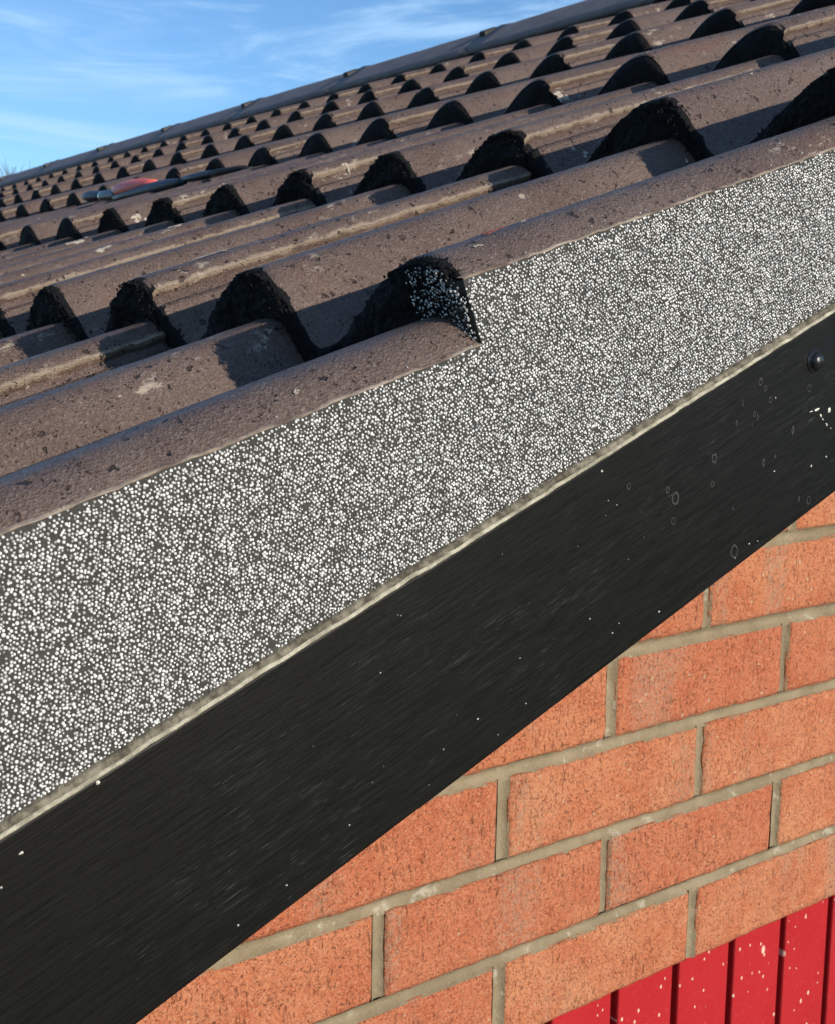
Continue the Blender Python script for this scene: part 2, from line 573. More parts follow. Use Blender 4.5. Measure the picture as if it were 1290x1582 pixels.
# the parts of the wall that the photograph shows carry single bricks; the rest of the gable is one mass of bricks
rest_v, rest_f = [], []
lv = [v.co.copy() for v in low.vertices]; lf = [tuple(p.vertices) for p in low.polygons]
n_b = 0
for r in range(-28, 40):
    zc = r*.075+BH/2
    off = .1125 if r % 2 == 0 else 0.0
    for m in range(-6, 24):
        xa = off+.225*m+.005; xb = xa+BL; xc = (xa+xb)/2
        if xa < XL-.0 or xb > XR: continue
        zt = zc+BH/2
        if zt > min(roof_under(xa), roof_under(xb))-.002: continue
        if r < 0 and xb > DX0+.004 and xa < DX1-.004: continue
        if zc-BH/2 < GZ: continue
        if r >= 0 and -0.45 < xc < 1.35:
            tilt = rng.normal(0, .0025)
            mat = Matrix.Translation((xc+rng.normal(0, .0006), rng.normal(0, .0004), zc+rng.normal(0, .0004))) @ Matrix.Rotation(tilt, 4, 'Y')
            seen = xc < .75
            obj('brick', brick_vars[int(rng.integers(8))] if seen else low, wall, mat)
            n_b += 1
        else:
            b0 = len(rest_v)
            rest_v += [(v.x+xc, v.y, v.z+zc) for v in lv]
            rest_f += [tuple(i+b0 for i in q) for q in lf]
obj('brickwork', mesh_np('brickwork', rest_v, rest_f, [M_brick], smooth=False), wall, kind='stuff')

# concave pointing: a slightly dished bead of mortar in every joint in view
def joint_mesh(length, vertical, seed):
    n = max(8, int(length/.004)); k = 7
    t = np.linspace(-length/2, length/2, n); w = np.linspace(-.0062, .0062, k)
    T, W = np.meshgrid(t, w, indexing='ij')
    Y = .0018 + .0038*(1-(W/.0062)**2) + .0004*fbm(T*60, W*300, seed, 3) + .0003*fbm(T*400, W*400, seed, 2)
    if vertical: Vt = np.stack([W, Y, T], -1)
    else: Vt = np.stack([T, Y, W], -1)
    F = grid_faces(n, k, flip=vertical)
    return Vt.reshape(-1, 3), F


jv, jf, b0 = [], [], 0
for r in range(-1, 14):
    zc = r*.075+.07
    if r >= 0:
        L_ = 1.6; xc = 0.3
        Vt, F = joint_mesh(L_, False, r*1.7); Vt = Vt+np.array([xc, 0, zc])
        keep = np.array([v[2] < roof_under(v[0])-.01 for v in Vt])
        F = F[keep[F].all(1)]
        jv.append(Vt); jf.append(F+b0); b0 += len(Vt)
    off = .1125 if (r+0) % 2 == 0 else 0.0
    if r < 0: continue
    for m in range(-3, 6):
        xc = off+.225*m
        if zc > roof_under(xc)-.02: continue
        Vt, F = joint_mesh(.066, True, m*2.3+r); Vt = Vt+np.array([xc, -.0002, r*.075+BH/2])
        jv.append(Vt); jf.append(F+b0); b0 += len(Vt)
me = mesh_np('mortar_joint', np.concatenate(jv), np.concatenate(jf), [M_mortar], smooth=True)
obj('mortar_pointing', me, wall, kind='stuff')

# the other walls of the house, behind the gable
Y1 = ROOF_LEN+A.y
obj('side_wall', box_me('side_wall', XL, XL+.1, .11, Y1, GZ, roof_under(XL)-.03, M_brick), house)
obj('side_wall', box_me('side_wall', XR-.1, XR, .11, Y1, GZ, roof_under(XR)-.03, M_brick), house)

# red boarded door under the brickwork
yd = .030
door = obj('door', box_me('door', DX0, DX1, yd+.010, yd+.03, GZ, .0022, M_redgap), house)
PW = .0800
ref = .2960-.0217*.0              # a groove of the photograph
gx = .2414+ (yd/.05)*(.2957-.2414)
i0 = math.floor((DX0-gx)/PW)
pm = box_me('door_board', 0, PW-.0090, yd, yd+.012, GZ+.01, .0025, M_red, .0022, 2)
x = gx+(i0+1)*PW+.0045
while x+PW < DX1:
    obj('door_board', pm, door, Matrix.Translation((x, 0, 0)))
    x += PW
obj('door_frame', box_me('door_frame', DX0-.0, DX1, .05, .10, GZ, -.006, M_redgap), house)

# ------------------------------------------------------------------ roof
MMs = .001


def prof(y):
    y = np.mod(np.asarray(y, float), .150)
    s = np.where(y < .110, (y/.110)**1.12, np.clip((.150-y)/.037, 0, 1)**1.5)
    return -.042*(s*s*(3-2*s))


def top_profile(y, verge):
    z = prof(y)
    if verge:
        z = np.where(y < 0, -.012*(np.abs(y)/.020)**2.0, z)
    # under-lap under the neighbour's lip
    k = np.clip((y-.2785)/.0015, 0, 1)
    z = z-.0085*k
    return z


def tile_mesh(seed, verge, hi):
    ya = -.0203 if verge else -.0155
    yb = .298
    ny = 150 if hi else 46
    ns = 60 if hi else 5
    ys = np.linspace(ya, yb, ny)
    extra = np.array([.2784, .2801, -.0005])
    ys = np.unique(np.concatenate([ys, extra[(extra > ya)]])); ny = len(ys)
    L = G+.02
    ss = np.concatenate([[0.0, .0012, .004], np.linspace(.010, L, ns)])
    S, Y = np.meshgrid(ss, ys, indexing='ij')
    Z = top_profile(Y, verge)-.027*S/G
    Z = Z-np.where(S < .001, .0022, np.where(S < .003, .0008, 0))
    Z = Z+.0007*fbm(S*14, Y*22, seed*3.3, 3)
    if hi: Z = Z+.00035*fbm(S*130, Y*130, seed*1.3, 3)
    if not verge:        # rough torn lip on the lapping edge
        k = np.clip((ya+.004-Y)/.004, 0, 1)
        Z = Z-.0012*k*(1+fbm(S*220, Y*10, seed, 3))
    lead_off = .0015*fbm(ys*60, seed*2.2, 1.1, 3)
    S = S.copy(); S[0] += lead_off; S[1] += lead_off; S[2] += lead_off*.5
    V0 = np.stack([S, Y, Z], -1).reshape(-1, 3)
    nr = len(ss)
    F = [grid_faces(nr, ny)]; mi = [np.zeros((nr-1)*(ny-1))]; sm = [np.ones((nr-1)*(ny-1))]
    verts = [V0]; off = len(V0)
    # black leading edge, from the top arris down on to the tile below
    yl = np.linspace(ya, yb, 420) if hi else ys
    nl = len(yl)
    nt = 22 if hi else 6
    ts = np.linspace(0, 1, nt)
    T, Y2 = np.meshgrid(ts, yl, indexing='ij')
    ztop = top_profile(Y2, verge)-.0022
    thick = .0315
    n1 = fbm(Y2*75, T*3.2, seed*4.7, 4)
    n2 = fbm(Y2*260, T*11, seed*2.9, 3)
    n3 = vnoise(Y2*28, T*1.5, seed*6.1)
    S2 = -.0018-.0045*np.clip(n3+.2, 0, 1)*np.sin(np.pi*np.clip(T*1.1, 0, 1))-.0030*n1-.0016*n2
    S2 = np.where(T == 0, .0035, S2)
    Z2 = ztop-thick*T
    crown = np.exp(-(((np.mod(Y2+.075, .150)-.075)-.012)/.034)**2)
    rag = .0026*np.clip(fbm(Y2*620, seed*8.3, 2.0, 3)+.15, 0, 1)+.0016*np.clip(fbm(Y2*170, seed*5.3, 4.0, 3)+.3, 0, 1)
    S2 = S2-.0012*fbm(Y2*700, T*26, seed*1.9, 2)*(T > 0)
    Z2 = Z2+np.where((T > 0) & (T < 1.6/(nt-1)), rag*(.25+.9*crown)+.0012, 0)
    Z2 = np.where(T == 0, ztop+.0016, Z2)
    Y2 = Y2+np.where(T > 0, .0012*n2, 0)
    V2 = np.stack([S2, Y2, Z2], -1).reshape(-1, 3)
    F.append(grid_faces(nt, nl, off, flip=True)); mi.append(np.ones((nt-1)*(nl-1))); sm.append(np.full((nt-1)*(nl-1), 1))
    verts.append(V2); off += len(V2)
    if hi:      # crumbs of filler along the arris and over the face
        rr_ = np.random.default_rng(seed)
        ok = np.array([[1, 0, 0], [-1, 0, 0], [0, 1, 0], [0, -1, 0], [0, 0, 1], [0, 0, -1]], float)
        of = np.array([[0, 2, 4], [2, 1, 4], [1, 3, 4], [3, 0, 4], [2, 0, 5], [1, 2, 5], [3, 1, 5], [0, 3, 5]])
        cv, cf = [], []
        for q in range(900):
            yc = rr_.uniform(ya+.003, .150 if q % 2 else yb-.02)
            cr_ = math.exp(-(((yc+.075) % .150-.075+.004)/.024)**2)
            if rr_.random() > .06+.94*cr_: continue
            zc = float(top_profile(np.array([yc]), verge)[0])-.0022
            r_ = rr_.uniform(.0003, .0010)
            if rr_.random() < .6: pos = np.array([-rr_.uniform(.0015, .0050), yc, zc+rr_.uniform(-.0015, .0016)])
            else: pos = np.array([-rr_.uniform(.004, .0075), yc, zc-rr_.uniform(.002, .026)])
            sc_ = rr_.uniform(.6, 1.7, 3)
            cf.append(of+6*len(cv)); cv.append(ok*r_*sc_*rr_.uniform(.8, 1.2, (6, 1))+pos)
        cv = np.concatenate(cv); cf = np.concatenate(cf)
        cf4 = np.concatenate([cf, cf[:, 2:3]], 1)
        crumbs = (cv, cf+off); off += len(cv); verts.append(cv)
    else: crumbs = None
    # underside
    ub = np.stack([np.full(ny, L), ys, top_profile(ys, verge)-.027*L/G-.014], -1)
    verts.append(ub)
    a = np.arange(ny-1)
    lb = np.stack([np.full(ny, -.001), ys, top_profile(ys, verge)-.0022-thick], -1)
    verts.append(lb)
    F.append(np.stack([off+ny+a, off+ny+a+1, off+a+1, off+a], 1)[:, ::-1]); mi.append(np.zeros(ny-1)); sm.append(np.zeros(ny-1))
    # head end
    top_last = (nr-1)*ny
    F.append(np.stack([top_last+a, top_last+a+1, off+a+1, off+a], 1)); mi.append(np.zeros(ny-1)); sm.append(np.zeros(ny-1))
    off += 2*ny
    # the two long sides: a lip, 7 mm deep on the lapping side, deep on the verge
    for side, jj, dep in ((0, 0, .034 if verge else .0062), (1, ny-1, .012)):
        row = V0.reshape(nr, ny, 3)[:, jj].copy()
        d = row.copy(); d[:, 2] -= dep
        if side == 0 and not verge:
            d[:, 1] += .0035
            d[:, 2] += .0012*fbm(row[:, 0]*160, seed, 3.3, 3)
        verts += [row, d]
        b = np.arange(nr-1)
        q = np.stack([off+b, off+b+1, off+nr+b+1, off+nr+b], 1)
        F.append(q if side == 1 else q[:, ::-1]); mi.append(np.zeros(nr-1)); sm.append(np.zeros(nr-1))
        off += 2*nr
    F = [tuple(q) for q in np.concatenate(F).tolist()]; mi = list(np.concatenate(mi)); sm = list(np.concatenate(sm))
    if crumbs is not None:
        F += [tuple(q) for q in crumbs[1].tolist()]; mi += [1]*len(crumbs[1]); sm += [0]*len(crumbs[1])
    return mesh_np('roof_tile', np.concatenate(verts), F, [M_vtile if verge else M_tile, M_edge], mi, sm)


hi_verge = [tile_mesh(11+i, True, True) for i in range(2)]
hi_tiles = [tile_mesh(21+i, False, True) for i in range(3)]
lo_verge = [tile_mesh(31+i, True, False) for i in range(2)]
lo_tiles = [tile_mesh(41+i, False, False) for i in range(8)]

roof_deck_n = -.118
# roof: the deck under the tiles, both slopes
bm = bmesh.new()
y0, y1 = -.012, ROOF_LEN-.02
for sgn in (1, -1):
    pts = []
    for s, n in ((S0+.02, roof_deck_n), (S_RIDGE, roof_deck_n), (S_RIDGE, roof_deck_n+.02), (S0+.02, roof_deck_n+.02)):
        P = snf(s, 0, n)
        pts.append((P.x if sgn == 1 else 2*APEX.x-P.x, P.z))
    a = [bm.verts.new((x, A.y+y0, z)) for x, z in pts]
    b = [bm.verts.new((x, A.y+y1, z)) for x, z in pts]
    bm.faces.new(a); bm.faces.new(b[::-1])
    for k in range(4):
        bm.faces.new((a[k], b[k], b[(k+1) % 4], a[(k+1) % 4]))
bmesh.ops.recalc_face_normals(bm, faces=bm.faces)
me = bpy.data.meshes.new('roof'); bm.to_mesh(me); bm.free(); me.materials.append(M_deck)
roof = obj('roof', me, house)

NC = int(ROOF_LEN/.300)
for k in range(-2, 6):
    for c in range(NC):
        verge = c == 0
        hi = (c <= 1 and k <= 1) or (c <= 3 and k in (0, 1))
        if verge: me = (hi_verge if hi else lo_verge)[k % 2]
        elif hi: me = hi_tiles[(k*2+c) % 3]
        else: me = lo_tiles[int(rng.integers(8))]
        jit = Matrix.Translation((rng.normal(0, .0012), rng.normal(0, .0006), rng.normal(0, .0004)))
        if verge and k in (0, 1): jit = Matrix()
        obj('roof_tile', me, roof, FR @ Matrix.Translation((k*G, c*.300, 0)) @ jit)

# back slope, out of sight: one corrugated sheet of tiles per course
vv, ff, b0 = [], [], 0
ysb = np.arange(0, ROOF_LEN-.01, .0187)
for k in range(-2, 6):
    for s, nn in ((k*G, -.03), (k*G, 0), (k*G+G, -.027)):
        for y in ysb:
            P = snf(s, y, nn+float(prof(y)))
            vv.append((2*APEX.x-P.x, P.y, P.z))
    F = grid_faces(3, len(ysb), b0); ff.append(F); b0 += 3*len(ysb)
obj('rear_slope_tiles', mesh_np('rear_slope_tiles', vv, np.concatenate(ff), [M_tile], smooth=False), roof, kind='stuff')

# ridge tiles: angled, each with a slight swelling at its joint, and the clips that hold them
RL = .620


def ridge_mesh(seed):
    nl, nw = 14, 13
    v = []
    for i in range(nl):
        t = i/(nl-1)
        sw = .004 if t > .93 else 0.0
        for j in range(nw):
            a = -1+2*j/(nw-1)
            x = a*.112
            z = .0345-abs(a)**1.25*.052+sw+.0009*float(fbm(t*5, a*3, seed, 2))
            if abs(a) < .2: z -= (.2-abs(a))*.004
            v.append((x, t*RL, z))
    F = [tuple(q) for q in grid_faces(nl, nw)]
    n0 = len(v)
    for i in range(nl):
        for j in range(nw):
            x, y, z = v[i*nw+j]; v.append((x, y, z-.016))
    F += [tuple(q) for q in grid_faces(nl, nw, n0, True)]
    for i in range(nl-1):
        for j in (0, nw-1):
            a, b = i*nw+j, (i+1)*nw+j
            F.append((a, b, b+n0, a+n0) if j == 0 else (a, a+n0, b+n0, b))
    for j in range(nw-1):
        for i in (0, nl-1):
            a = i*nw+j
            F.append((a, a+1, a+1+n0, a+n0) if i else (a, a+n0, a+1+n0, a+1))
    return mesh_np('ridge_tile', v, F, [M_ridge], smooth=True)


rms = [ridge_mesh(51+i) for i in range(3)]
clip = box_me('ridge_clip', -CLIPDIM[0], CLIPDIM[0], -CLIPDIM[1], CLIPDIM[1], 0, CLIPDIM[2], M_clip, .004, 2)
yr = 2.04-.62*4+.0
rp = snf(S_RIDGE, 0, 0)
# a horizontal ridge axis in world space, leaning with the front slope so that its near leg lies on the tiles
RIDGE = Matrix.Translation((rp.x, A.y, rp.z)) @ Matrix.Rotation(0, 4, 'Y')
TILT = math.tan(TH)
for i in range(0, 11):
    y = 2.04+.62*(i-4)
    if y+RL > ROOF_LEN: break
    if y < -.05: 
        y0_ = y
    # legs follow both slopes
    o = obj('ridge_tile', rms[i % 3], roof, Matrix.Translation((rp.x, A.y+y, rp.z)))
    obj('ridge_clip', clip, roof, Matrix.Translation((rp.x-.040, A.y+y, rp.z+.002)) @ Matrix.Rotation(-TH, 4, 'Y'))

# bend the shared ridge meshes to the two slopes (in world axes the legs fall away on both sides)
for m in rms:
    for v in m.vertices:
        a = abs(v.co.x)
        v.co.z = v.co.z-.0-(a*TILT)+ (abs(v.co.x/.125)**1.25*.052) - abs(v.co.x/.125)**1.25*.026

# fringe of mortar filler under the ridge is dark, as the leading edges are
# ------------------------------------------------------------------ verge: beaded facing, lip, undercloak, board
YF = -.257-A.y                                    # outer face, in the roof frame


def ntop(s):
    k = math.floor(s/G+1e-9)
    return -.0115-.0285*(s-k*G)/G


vv, ff, mi = [], [], []
for k in range(-2, 6):
    sa, sb = k*G-.0030, (k+1)*G-.0030
    if k == 5: sb = S_RIDGE-.05
    ns = 90 if k in (-1, 0) else 30
    nn = 26 if k in (-1, 0) else 10
    ss = np.linspace(sa, sb, ns)
    S, T = np.meshgrid(ss, np.linspace(0, 1, nn), indexing='ij')
    nt = -.0115-.0285*np.clip(S-k*G, 0, G)/G+.0006*fbm(S*90, 1.0, 2.0, 3)
    Nn = nt*(1-T)+(-.1105)*T
    Yf = YF+.0008*fbm(S*60, Nn*60, 3.0, 3)
    front = np.stack([S, Yf, Nn], -1).reshape(-1, 3)
    b = len(vv) if isinstance(vv, list) and vv and not isinstance(vv[0], np.ndarray) else sum(len(x) for x in vv)
    vv.append(front); ff.append(grid_faces(ns, nn, b, True)); mi.append(np.zeros((ns-1)*(nn-1)))
    # top lip back into the tile, pale cement
    b += len(front)
    tb = front.reshape(ns, nn, 3)[:, 0]
    lip = [tb.copy(), tb+np.array([0, -.0005, .0003]), tb+np.array([0, -.0001, .0008]), tb+np.array([0, .004, .0012])]
    for q in lip[1:3]:
        q[:, 2] += .0009*fbm(ss*260, 1.0, k*1.0, 3); q[:, 1] += -.0006*fbm(ss*200, 4.0, k*1.0, 3)
    L4 = np.stack(lip, 1).reshape(-1, 3)
    vv.append(L4); ff.append(grid_faces(ns, 4, b)); mi.append(np.ones((ns-1)*3))
    b += len(L4)
    # both ends and the underside
    for idx, fl in (((0, False), (ns-1, True)) if k == 5 else ((0, False),)):
        e = front.reshape(ns, nn, 3)[idx]; e2 = e+np.array([0, .0135, 0])
        E2 = np.stack([e, e2], 1).reshape(-1, 3)
        vv.append(E2); ff.append(grid_faces(nn, 2, b, fl)); mi.append(np.zeros(nn-1)); b += len(E2)
me = mesh_np('verge_facing', np.concatenate(vv), np.concatenate(ff), [M_facing, M_lip], np.concatenate(mi), True)
verge = obj('verge_facing', me, house, FR, label='dark verge facing dashed with white glass beads')

# beads: jittered hexagonal scatter, one small faceted sphere each
bm = bmesh.new(); bmesh.ops.create_icosphere(bm, subdivisions=2, radius=1)
hv = np.array([v.co[:] for v in bm.verts]); hf = np.array([[v.index for v in f.verts] for f in bm.faces]); bm.free()
# keep the outward half and a bit (local -y is outward)
keepf = (hv[hf][:, :, 1] < .10).all(1); hf = hf[keepf]
used = np.unique(hf); remap = -np.ones(len(hv), int); remap[used] = np.arange(len(used)); hv = hv[used]; hf = remap[hf]
print('bead tris', len(hf))


def bead_cloud(P, rad):
    m = len(P)
    sc = rad[:, None, None]*np.array([1, 1, 1])[None, None]
    a = rng.uniform(0, 6.28, m)
    ca, sa = np.cos(a), np.sin(a)
    H = np.broadcast_to(hv, (m,)+hv.shape).copy()
    x = H[..., 0]*ca[:, None]-H[..., 2]*sa[:, None]; z = H[..., 0]*sa[:, None]+H[..., 2]*ca[:, None]
    H[..., 0] = x; H[..., 2] = z
    Vt = (H*sc+P[:, None]).reshape(-1, 3)
    Fc = (hf[None]+(np.arange(m)*len(hv))[:, None, None]).reshape(-1, 3)
    return Vt, Fc


sp = .00156
sa, sb = -.34, .55
pts = []
row = 0
n_ = -.1100
rows = int(.102/(sp*.866))
xs = np.arange(sa, sb, sp)
allp = []
for i in range(rows):
    x = xs+(sp/2 if i % 2 else 0)
    allp.append(np.stack([x, np.full(len(x), n_+i*sp*.866)], 1))
P2 = np.concatenate(allp)
# drifting rows so that no lattice shows
P2 = P2+np.stack([.0008*fbm(P2[:, 0]*150, P2[:, 1]*150, 1., 2), .0008*fbm(P2[:, 0]*150, P2[:, 1]*150, 9., 2)], 1)
P2 = P2+rng.normal(0, sp*.155, P2.shape)
kk = np.floor((P2[:, 0]+.0032)/G)
top = -.0115-.0285*(P2[:, 0]-kk*G)/G
dens = fbm(P2[:, 0]*170, P2[:, 1]*170, 4., 3)*.6
edge = np.clip((top-P2[:, 1])/.004, 0, 1)
pk = .97-.20*(1-edge)-.25*np.clip(-dens*2.2-.35, 0, 1)
keep = (P2[:, 1] < top-.0003) & (rng.random(len(P2)) < pk)
P2 = P2[keep]
yy = YF+.0008*fbm(P2[:, 0]*60, P2[:, 1]*60, 3.0, 3)
rad = np.clip(rng.normal(.00054, .00009, len(P2)), .0003, .00078)
P3 = np.stack([P2[:, 0], yy-rad*.35+rng.normal(0, .00012, len(P2)), P2[:, 1]], 1)
print('beads', len(P3))
Vt, Fc = bead_cloud(P3, rad)
obj('glass_beads', mesh_np('glass_beads', Vt, Fc, [M_bead], smooth=True), verge, FR, kind='stuff')

# beads that strayed on to the first leading edges and the tile
st = []
for k in (0, 1):
    for i in range(420):
        y = rng.uniform(-.0200, .016); 
        d = rng.uniform(.004, .030)
        if rng.random() < np.clip((y+.004)/.03, 0, .75): continue
        z = float(top_profile(np.array([y]), True)[0])-d
        if z < -.012-.0285-.004: continue
        st.append((k*G-.0042+rng.normal(0, .0005), y, z))
for i in range(26):
    s = rng.uniform(-.3, .3); k = math.floor(s/G)
    st.append((s, -.0207+rng.uniform(-.0002, .002), ntop(s)+rng.uniform(.001, .004)))
st = np.array(st)
# leaned the other way: outward is down the slope
hv_keep = hv.copy()
hv = hv[:, [1, 0, 2]]; hf = hf[:, ::-1]
m = len(st); rad = np.clip(rng.normal(.00045, .0001, m), .00025, .0007)
Vt = (hv[None]*rad[:, None, None]+st[:, None]).reshape(-1, 3)
Fc = (hf[None]+(np.arange(m)*len(hv))[:, None, None]).reshape(-1, 3)
obj('stray_beads', mesh_np('stray_beads', Vt, Fc, [M_bead], smooth=True), verge, FR, kind='stuff')

# smears and splashes dried on to the tiles, set where the line of sight meets the tile surface
M_redsm = simple('red_paint_smear', (0.24, 0.065, 0.045), (0.36, 0.09, 0.06), 300, .8)
M_splash = simple('cream_mortar_splash', (0.26, 0.21, 0.165), (0.50, 0.44, 0.36), 240, .85)


def surf_hit(px, py):
    d = ((px-645)/1859.66*r2 - (py-791)/1859.66*u2 + fwd)
    t = .35
    while t < 4:
        q = CAM+d*t-A
        s_, y_, n_ = q.dot(U), q.dot(V), q.dot(N)
        k = math.floor(s_/G)
        c = math.floor(y_/.3)
        z_ = float(top_profile(np.array([y_-c*.3]), y_ < .1)[0])-.027*(s_-k*G)/G
        if y_ > -.02 and n_ < z_+.0006: return s_, y_, k
        t += .0008
    return None


def tile_z(s_, y_, k):
    c = math.floor((y_+.0155)/.3) if y_ > .1 else 0
    return float(top_profile(np.array([y_-c*.3]), y_ < .1)[0])-.027*(s_-k*G)/G+.0011


for nm, mt, spots_ in (('red_paint_smear', M_redsm, ((765, 372, .0055, .0022), (757, 374, .0035, .0018), (775, 371, .003, .0012))),
                       ('mortar_splashes', M_splash, ((328, 401, .010, .004), (340, 398, .006, .0025), (262, 352, .012, .004), (276, 349, .006, .003), (905, 240, .0035, .0012), (884, 232, .002, .001),
                        (930, 242, .0012, .0008), (1110, 27, .006, .002), (872, 152, .008, .003), (862, 146, .004, .002), (1005, 110, .002, .0012), (540, 268, .004, .002),
                        (215, 340, .010, .003), (120, 372, .014, .004), (160, 385, .012, .003), (95, 395, .010, .003), (60, 300, .008, .003), (390, 262, .006, .003),
                        (745, 407, .003, .001), (812, 372, .002, .001), (470, 640, .0016, .001), (1160, 115, .0018, .001), (1060, 250, .0016, .001)))):
    sv, sf = [], []
    for px, py, a_, b_ in spots_:
        h = surf_hit(px, py)
        if h is None: continue
        for q in range(5):
            s0_, y0_ = h[0]+random.gauss(0, a_*.45), h[1]+random.gauss(0, b_*.45)
            ra, rb = a_*random.uniform(.2, .6), b_*random.uniform(.3, .8)
            b0 = len(sv); nn_ = 12
            sv.append((s0_, y0_, tile_z(s0_, y0_, h[2])+.0002))
            for i in range(nn_):
                an = 2*math.pi*i/nn_; m_ = random.uniform(.55, 1.2)
                s_, y_ = s0_+ra*m_*math.cos(an), y0_+rb*m_*math.sin(an)
                sv.append((s_, y_, tile_z(s_, y_, h[2])-.0003))
            sf += [(b0, b0+1+i, b0+1+(i+1) % nn_) for i in range(nn_)]
    obj(nm, mesh_np(nm, sv, sf, [mt], smooth=True), roof, FR, kind='stuff')

# undercloak: thin sheet between facing and board, ragged front
ns = 700
ss = np.linspace(S0, S_RIDGE-.02, ns)
rows_ = []
j1 = .0009*fbm(ss*130, 1., 1., 4); j2 = .0007*fbm(ss*170, 5., 1., 4)
for yo, no, jj in ((.020, -.1096, 0), (-.0008, -.1098, .4), (-.0022, -.1102, 1), (-.0028, -.1108, 1), (-.0026, -.1114, .5), (-.0036, -.1121, 1), (-.0048, -.1128, 1), (-.0044, -.1136, .6), (.030, -.1136, 0)):
    rows_.append(np.stack([ss, YF+yo+jj*j1, no+jj*j2*.8+0*ss], -1))
Vt = np.stack(rows_, 1).reshape(-1, 3)
F = grid_faces(ns, len(rows_))
mi = np.tile(np.array([1, 1, 1, 1, 1, 0, 0, 0]), ns-1)
obj('undercloak', mesh_np('undercloak', Vt, F, [M_cream, M_dullcem], mi, True), house, FR, label='thin cream cement strip under the beaded verge')

# bargeboard
YB = -.260-A.y
me = box_me('bargeboard', S0, S_RIDGE+.05, YB, YB+.018, -.2092, -.1137, M_board, .0015, 3)
board = obj('bargeboard', me, house, FR, label='black woodgrain bargeboard')
me = box_me('bargeboard', S0, S_RIDGE+.05, YB, YB+.018, -.2092, -.1137, M_board, .0015, 3)
MIR = Matrix.Translation((2*APEX.x, 0, 0)) @ Matrix.Scale(-1, 4, (1, 0, 0))
obj('bargeboard', me, house, MIR @ FR)
obj('soffit', box_me('soffit', S0, S_RIDGE, YB+.019, -A.y-.001, -.2060, -.1960, M_white), house, FR)
obj('soffit', box_me('soffit', S0, S_RIDGE, YB+.019, -A.y-.001, -.2060, -.1960, M_white), house, MIR @ FR)
obj('verge_facing', box_me('verge_facing', S0, S_RIDGE-.05, YF, YF+.02, -.1105, -.030, M_facing), house, MIR @ FR)

# bolt in the board
bm = bmesh.new()
prf = [(0.0, .0046), (.0016, .0045), (.0030, .0040), (.0042, .0030), (.0047, .0018), (.0048, .0008), (.0062, .0005), (.0064, 0.0)]
seg = 28
rings = []
for r_, h in prf:
    if r_ == 0: rings.append([bm.verts.new((0, -h, 0))]); continue
    rings.append([bm.verts.new((r_*math.cos(2*math.pi*i/seg), -h, r_*math.sin(2*math.pi*i/seg))) for i in range(seg)])
for a, b in zip(rings, rings[1:]):
    for i in range(seg):
        if len(a) == 1: bm.faces.new((a[0], b[i], b[(i+1) % seg]))
        else: bm.faces.new((a[i], b[i], b[(i+1) % seg], a[(i+1) % seg]))
bmesh.ops.recalc_face_normals(bm, faces=bm.faces)
for f in bm.faces: f.smooth = True
me = bpy.data.meshes.new('bolt'); bm.to_mesh(me); bm.free(); me.materials.append(M_bolt)
obj('bolt', me, board, Matrix.Translation((.0935, -.2602, .5317)))

# flecks and rings of dried cement on the board: thin, slightly raised, irregular
fv, ffc = [], []


def blob(x, z, r, h=.0004, el=1.0, ang=0, n=9):
    b = len(fv)
    fv.append((x, -.2604-h, z))
    for i in range(n):
        a = 2*math.pi*i/n; rr = r*random.uniform(.6, 1.2)
        dx, dz = rr*el*math.cos(a), rr*math.sin(a)
        fv.append((x+dx*math.cos(ang)-dz*math.sin(ang), -.2601, z+dx*math.sin(ang)+dz*math.cos(ang)))
    for i in range(n): ffc.append((b, b+1+i, b+1+(i+1) % n))


def board_pt(px, py, yw=-.2603):
    d = (px-645)/1859.66*r2 - (py-791)/1859.66*u2 + fwd
    t = (yw-CAM.y)/d.y
    P = CAM+t*d
    return P.x, P.z


# measured positions on the board of the larger flecks
for px, py, r_, el, ang in ((1281, 634, .0016, 1.2, 1.2), (1262, 633, .0010, 2.6, .3), (1268, 642, .0008, 2.0, -.9), (1277, 656, .0009, 1.6, -.7),
                            (1253, 636, .0005, 3.5, .1), (1271, 648, .0006, 1.5, -.6), (1283, 662, .0005, 1.5, -.5),
                            (1253, 720, .0008, 1, 0), (1196, 728, .0006, 1, 0), (1276, 706, .0007, 1, 0), (946, 1220-242, .0006, 1, 0), (911, 956, .0006, 1, 0),
                            (1018, 945, .0007, 1, 0), (1157, 840, .0006, 1, 0), (1170, 836, .0005, 1, 0), (152, 1209, .0010, 1, 0), (34, 1318, .0007, 1.4, .4),
                            (3, 1372, .0006, 1, 0), (369, 1430, .0006, 1, 0), (444, 1368, .0006, 1, 0), (541, 1275, .0006, 1, 0), (685, 1158, .0005, 1, 0),
                            (738, 1111, .0006, 1, 0), (930, 728, .0008, 1.2, .7), (812, 1087, .0005, 1, 0), (803, 1017, .0005, 1, 0)):
    x_, z_ = board_pt(px, py)
    blob(x_, z_, r_*.8, .0003, el, ang)
for i in range(40):
    s = random.uniform(-.15, .42); n_ = random.uniform(-.205, -.118)
    P = snf(s, 0, n_)
    blob(P.x, P.z, random.uniform(.00012, .00032), .00015, random.uniform(1, 2), random.uniform(0, 3))
obj('cement_flecks', mesh_np('cement_flecks', fv, ffc, [M_fleck], smooth=False), board, kind='stuff')
# faint rings left by drops
M_ring = simple('dried_drop_ring', (0.006, 0.006, 0.006), (0.034, 0.036, 0.034), 260, .7)
rv, rf = [], []


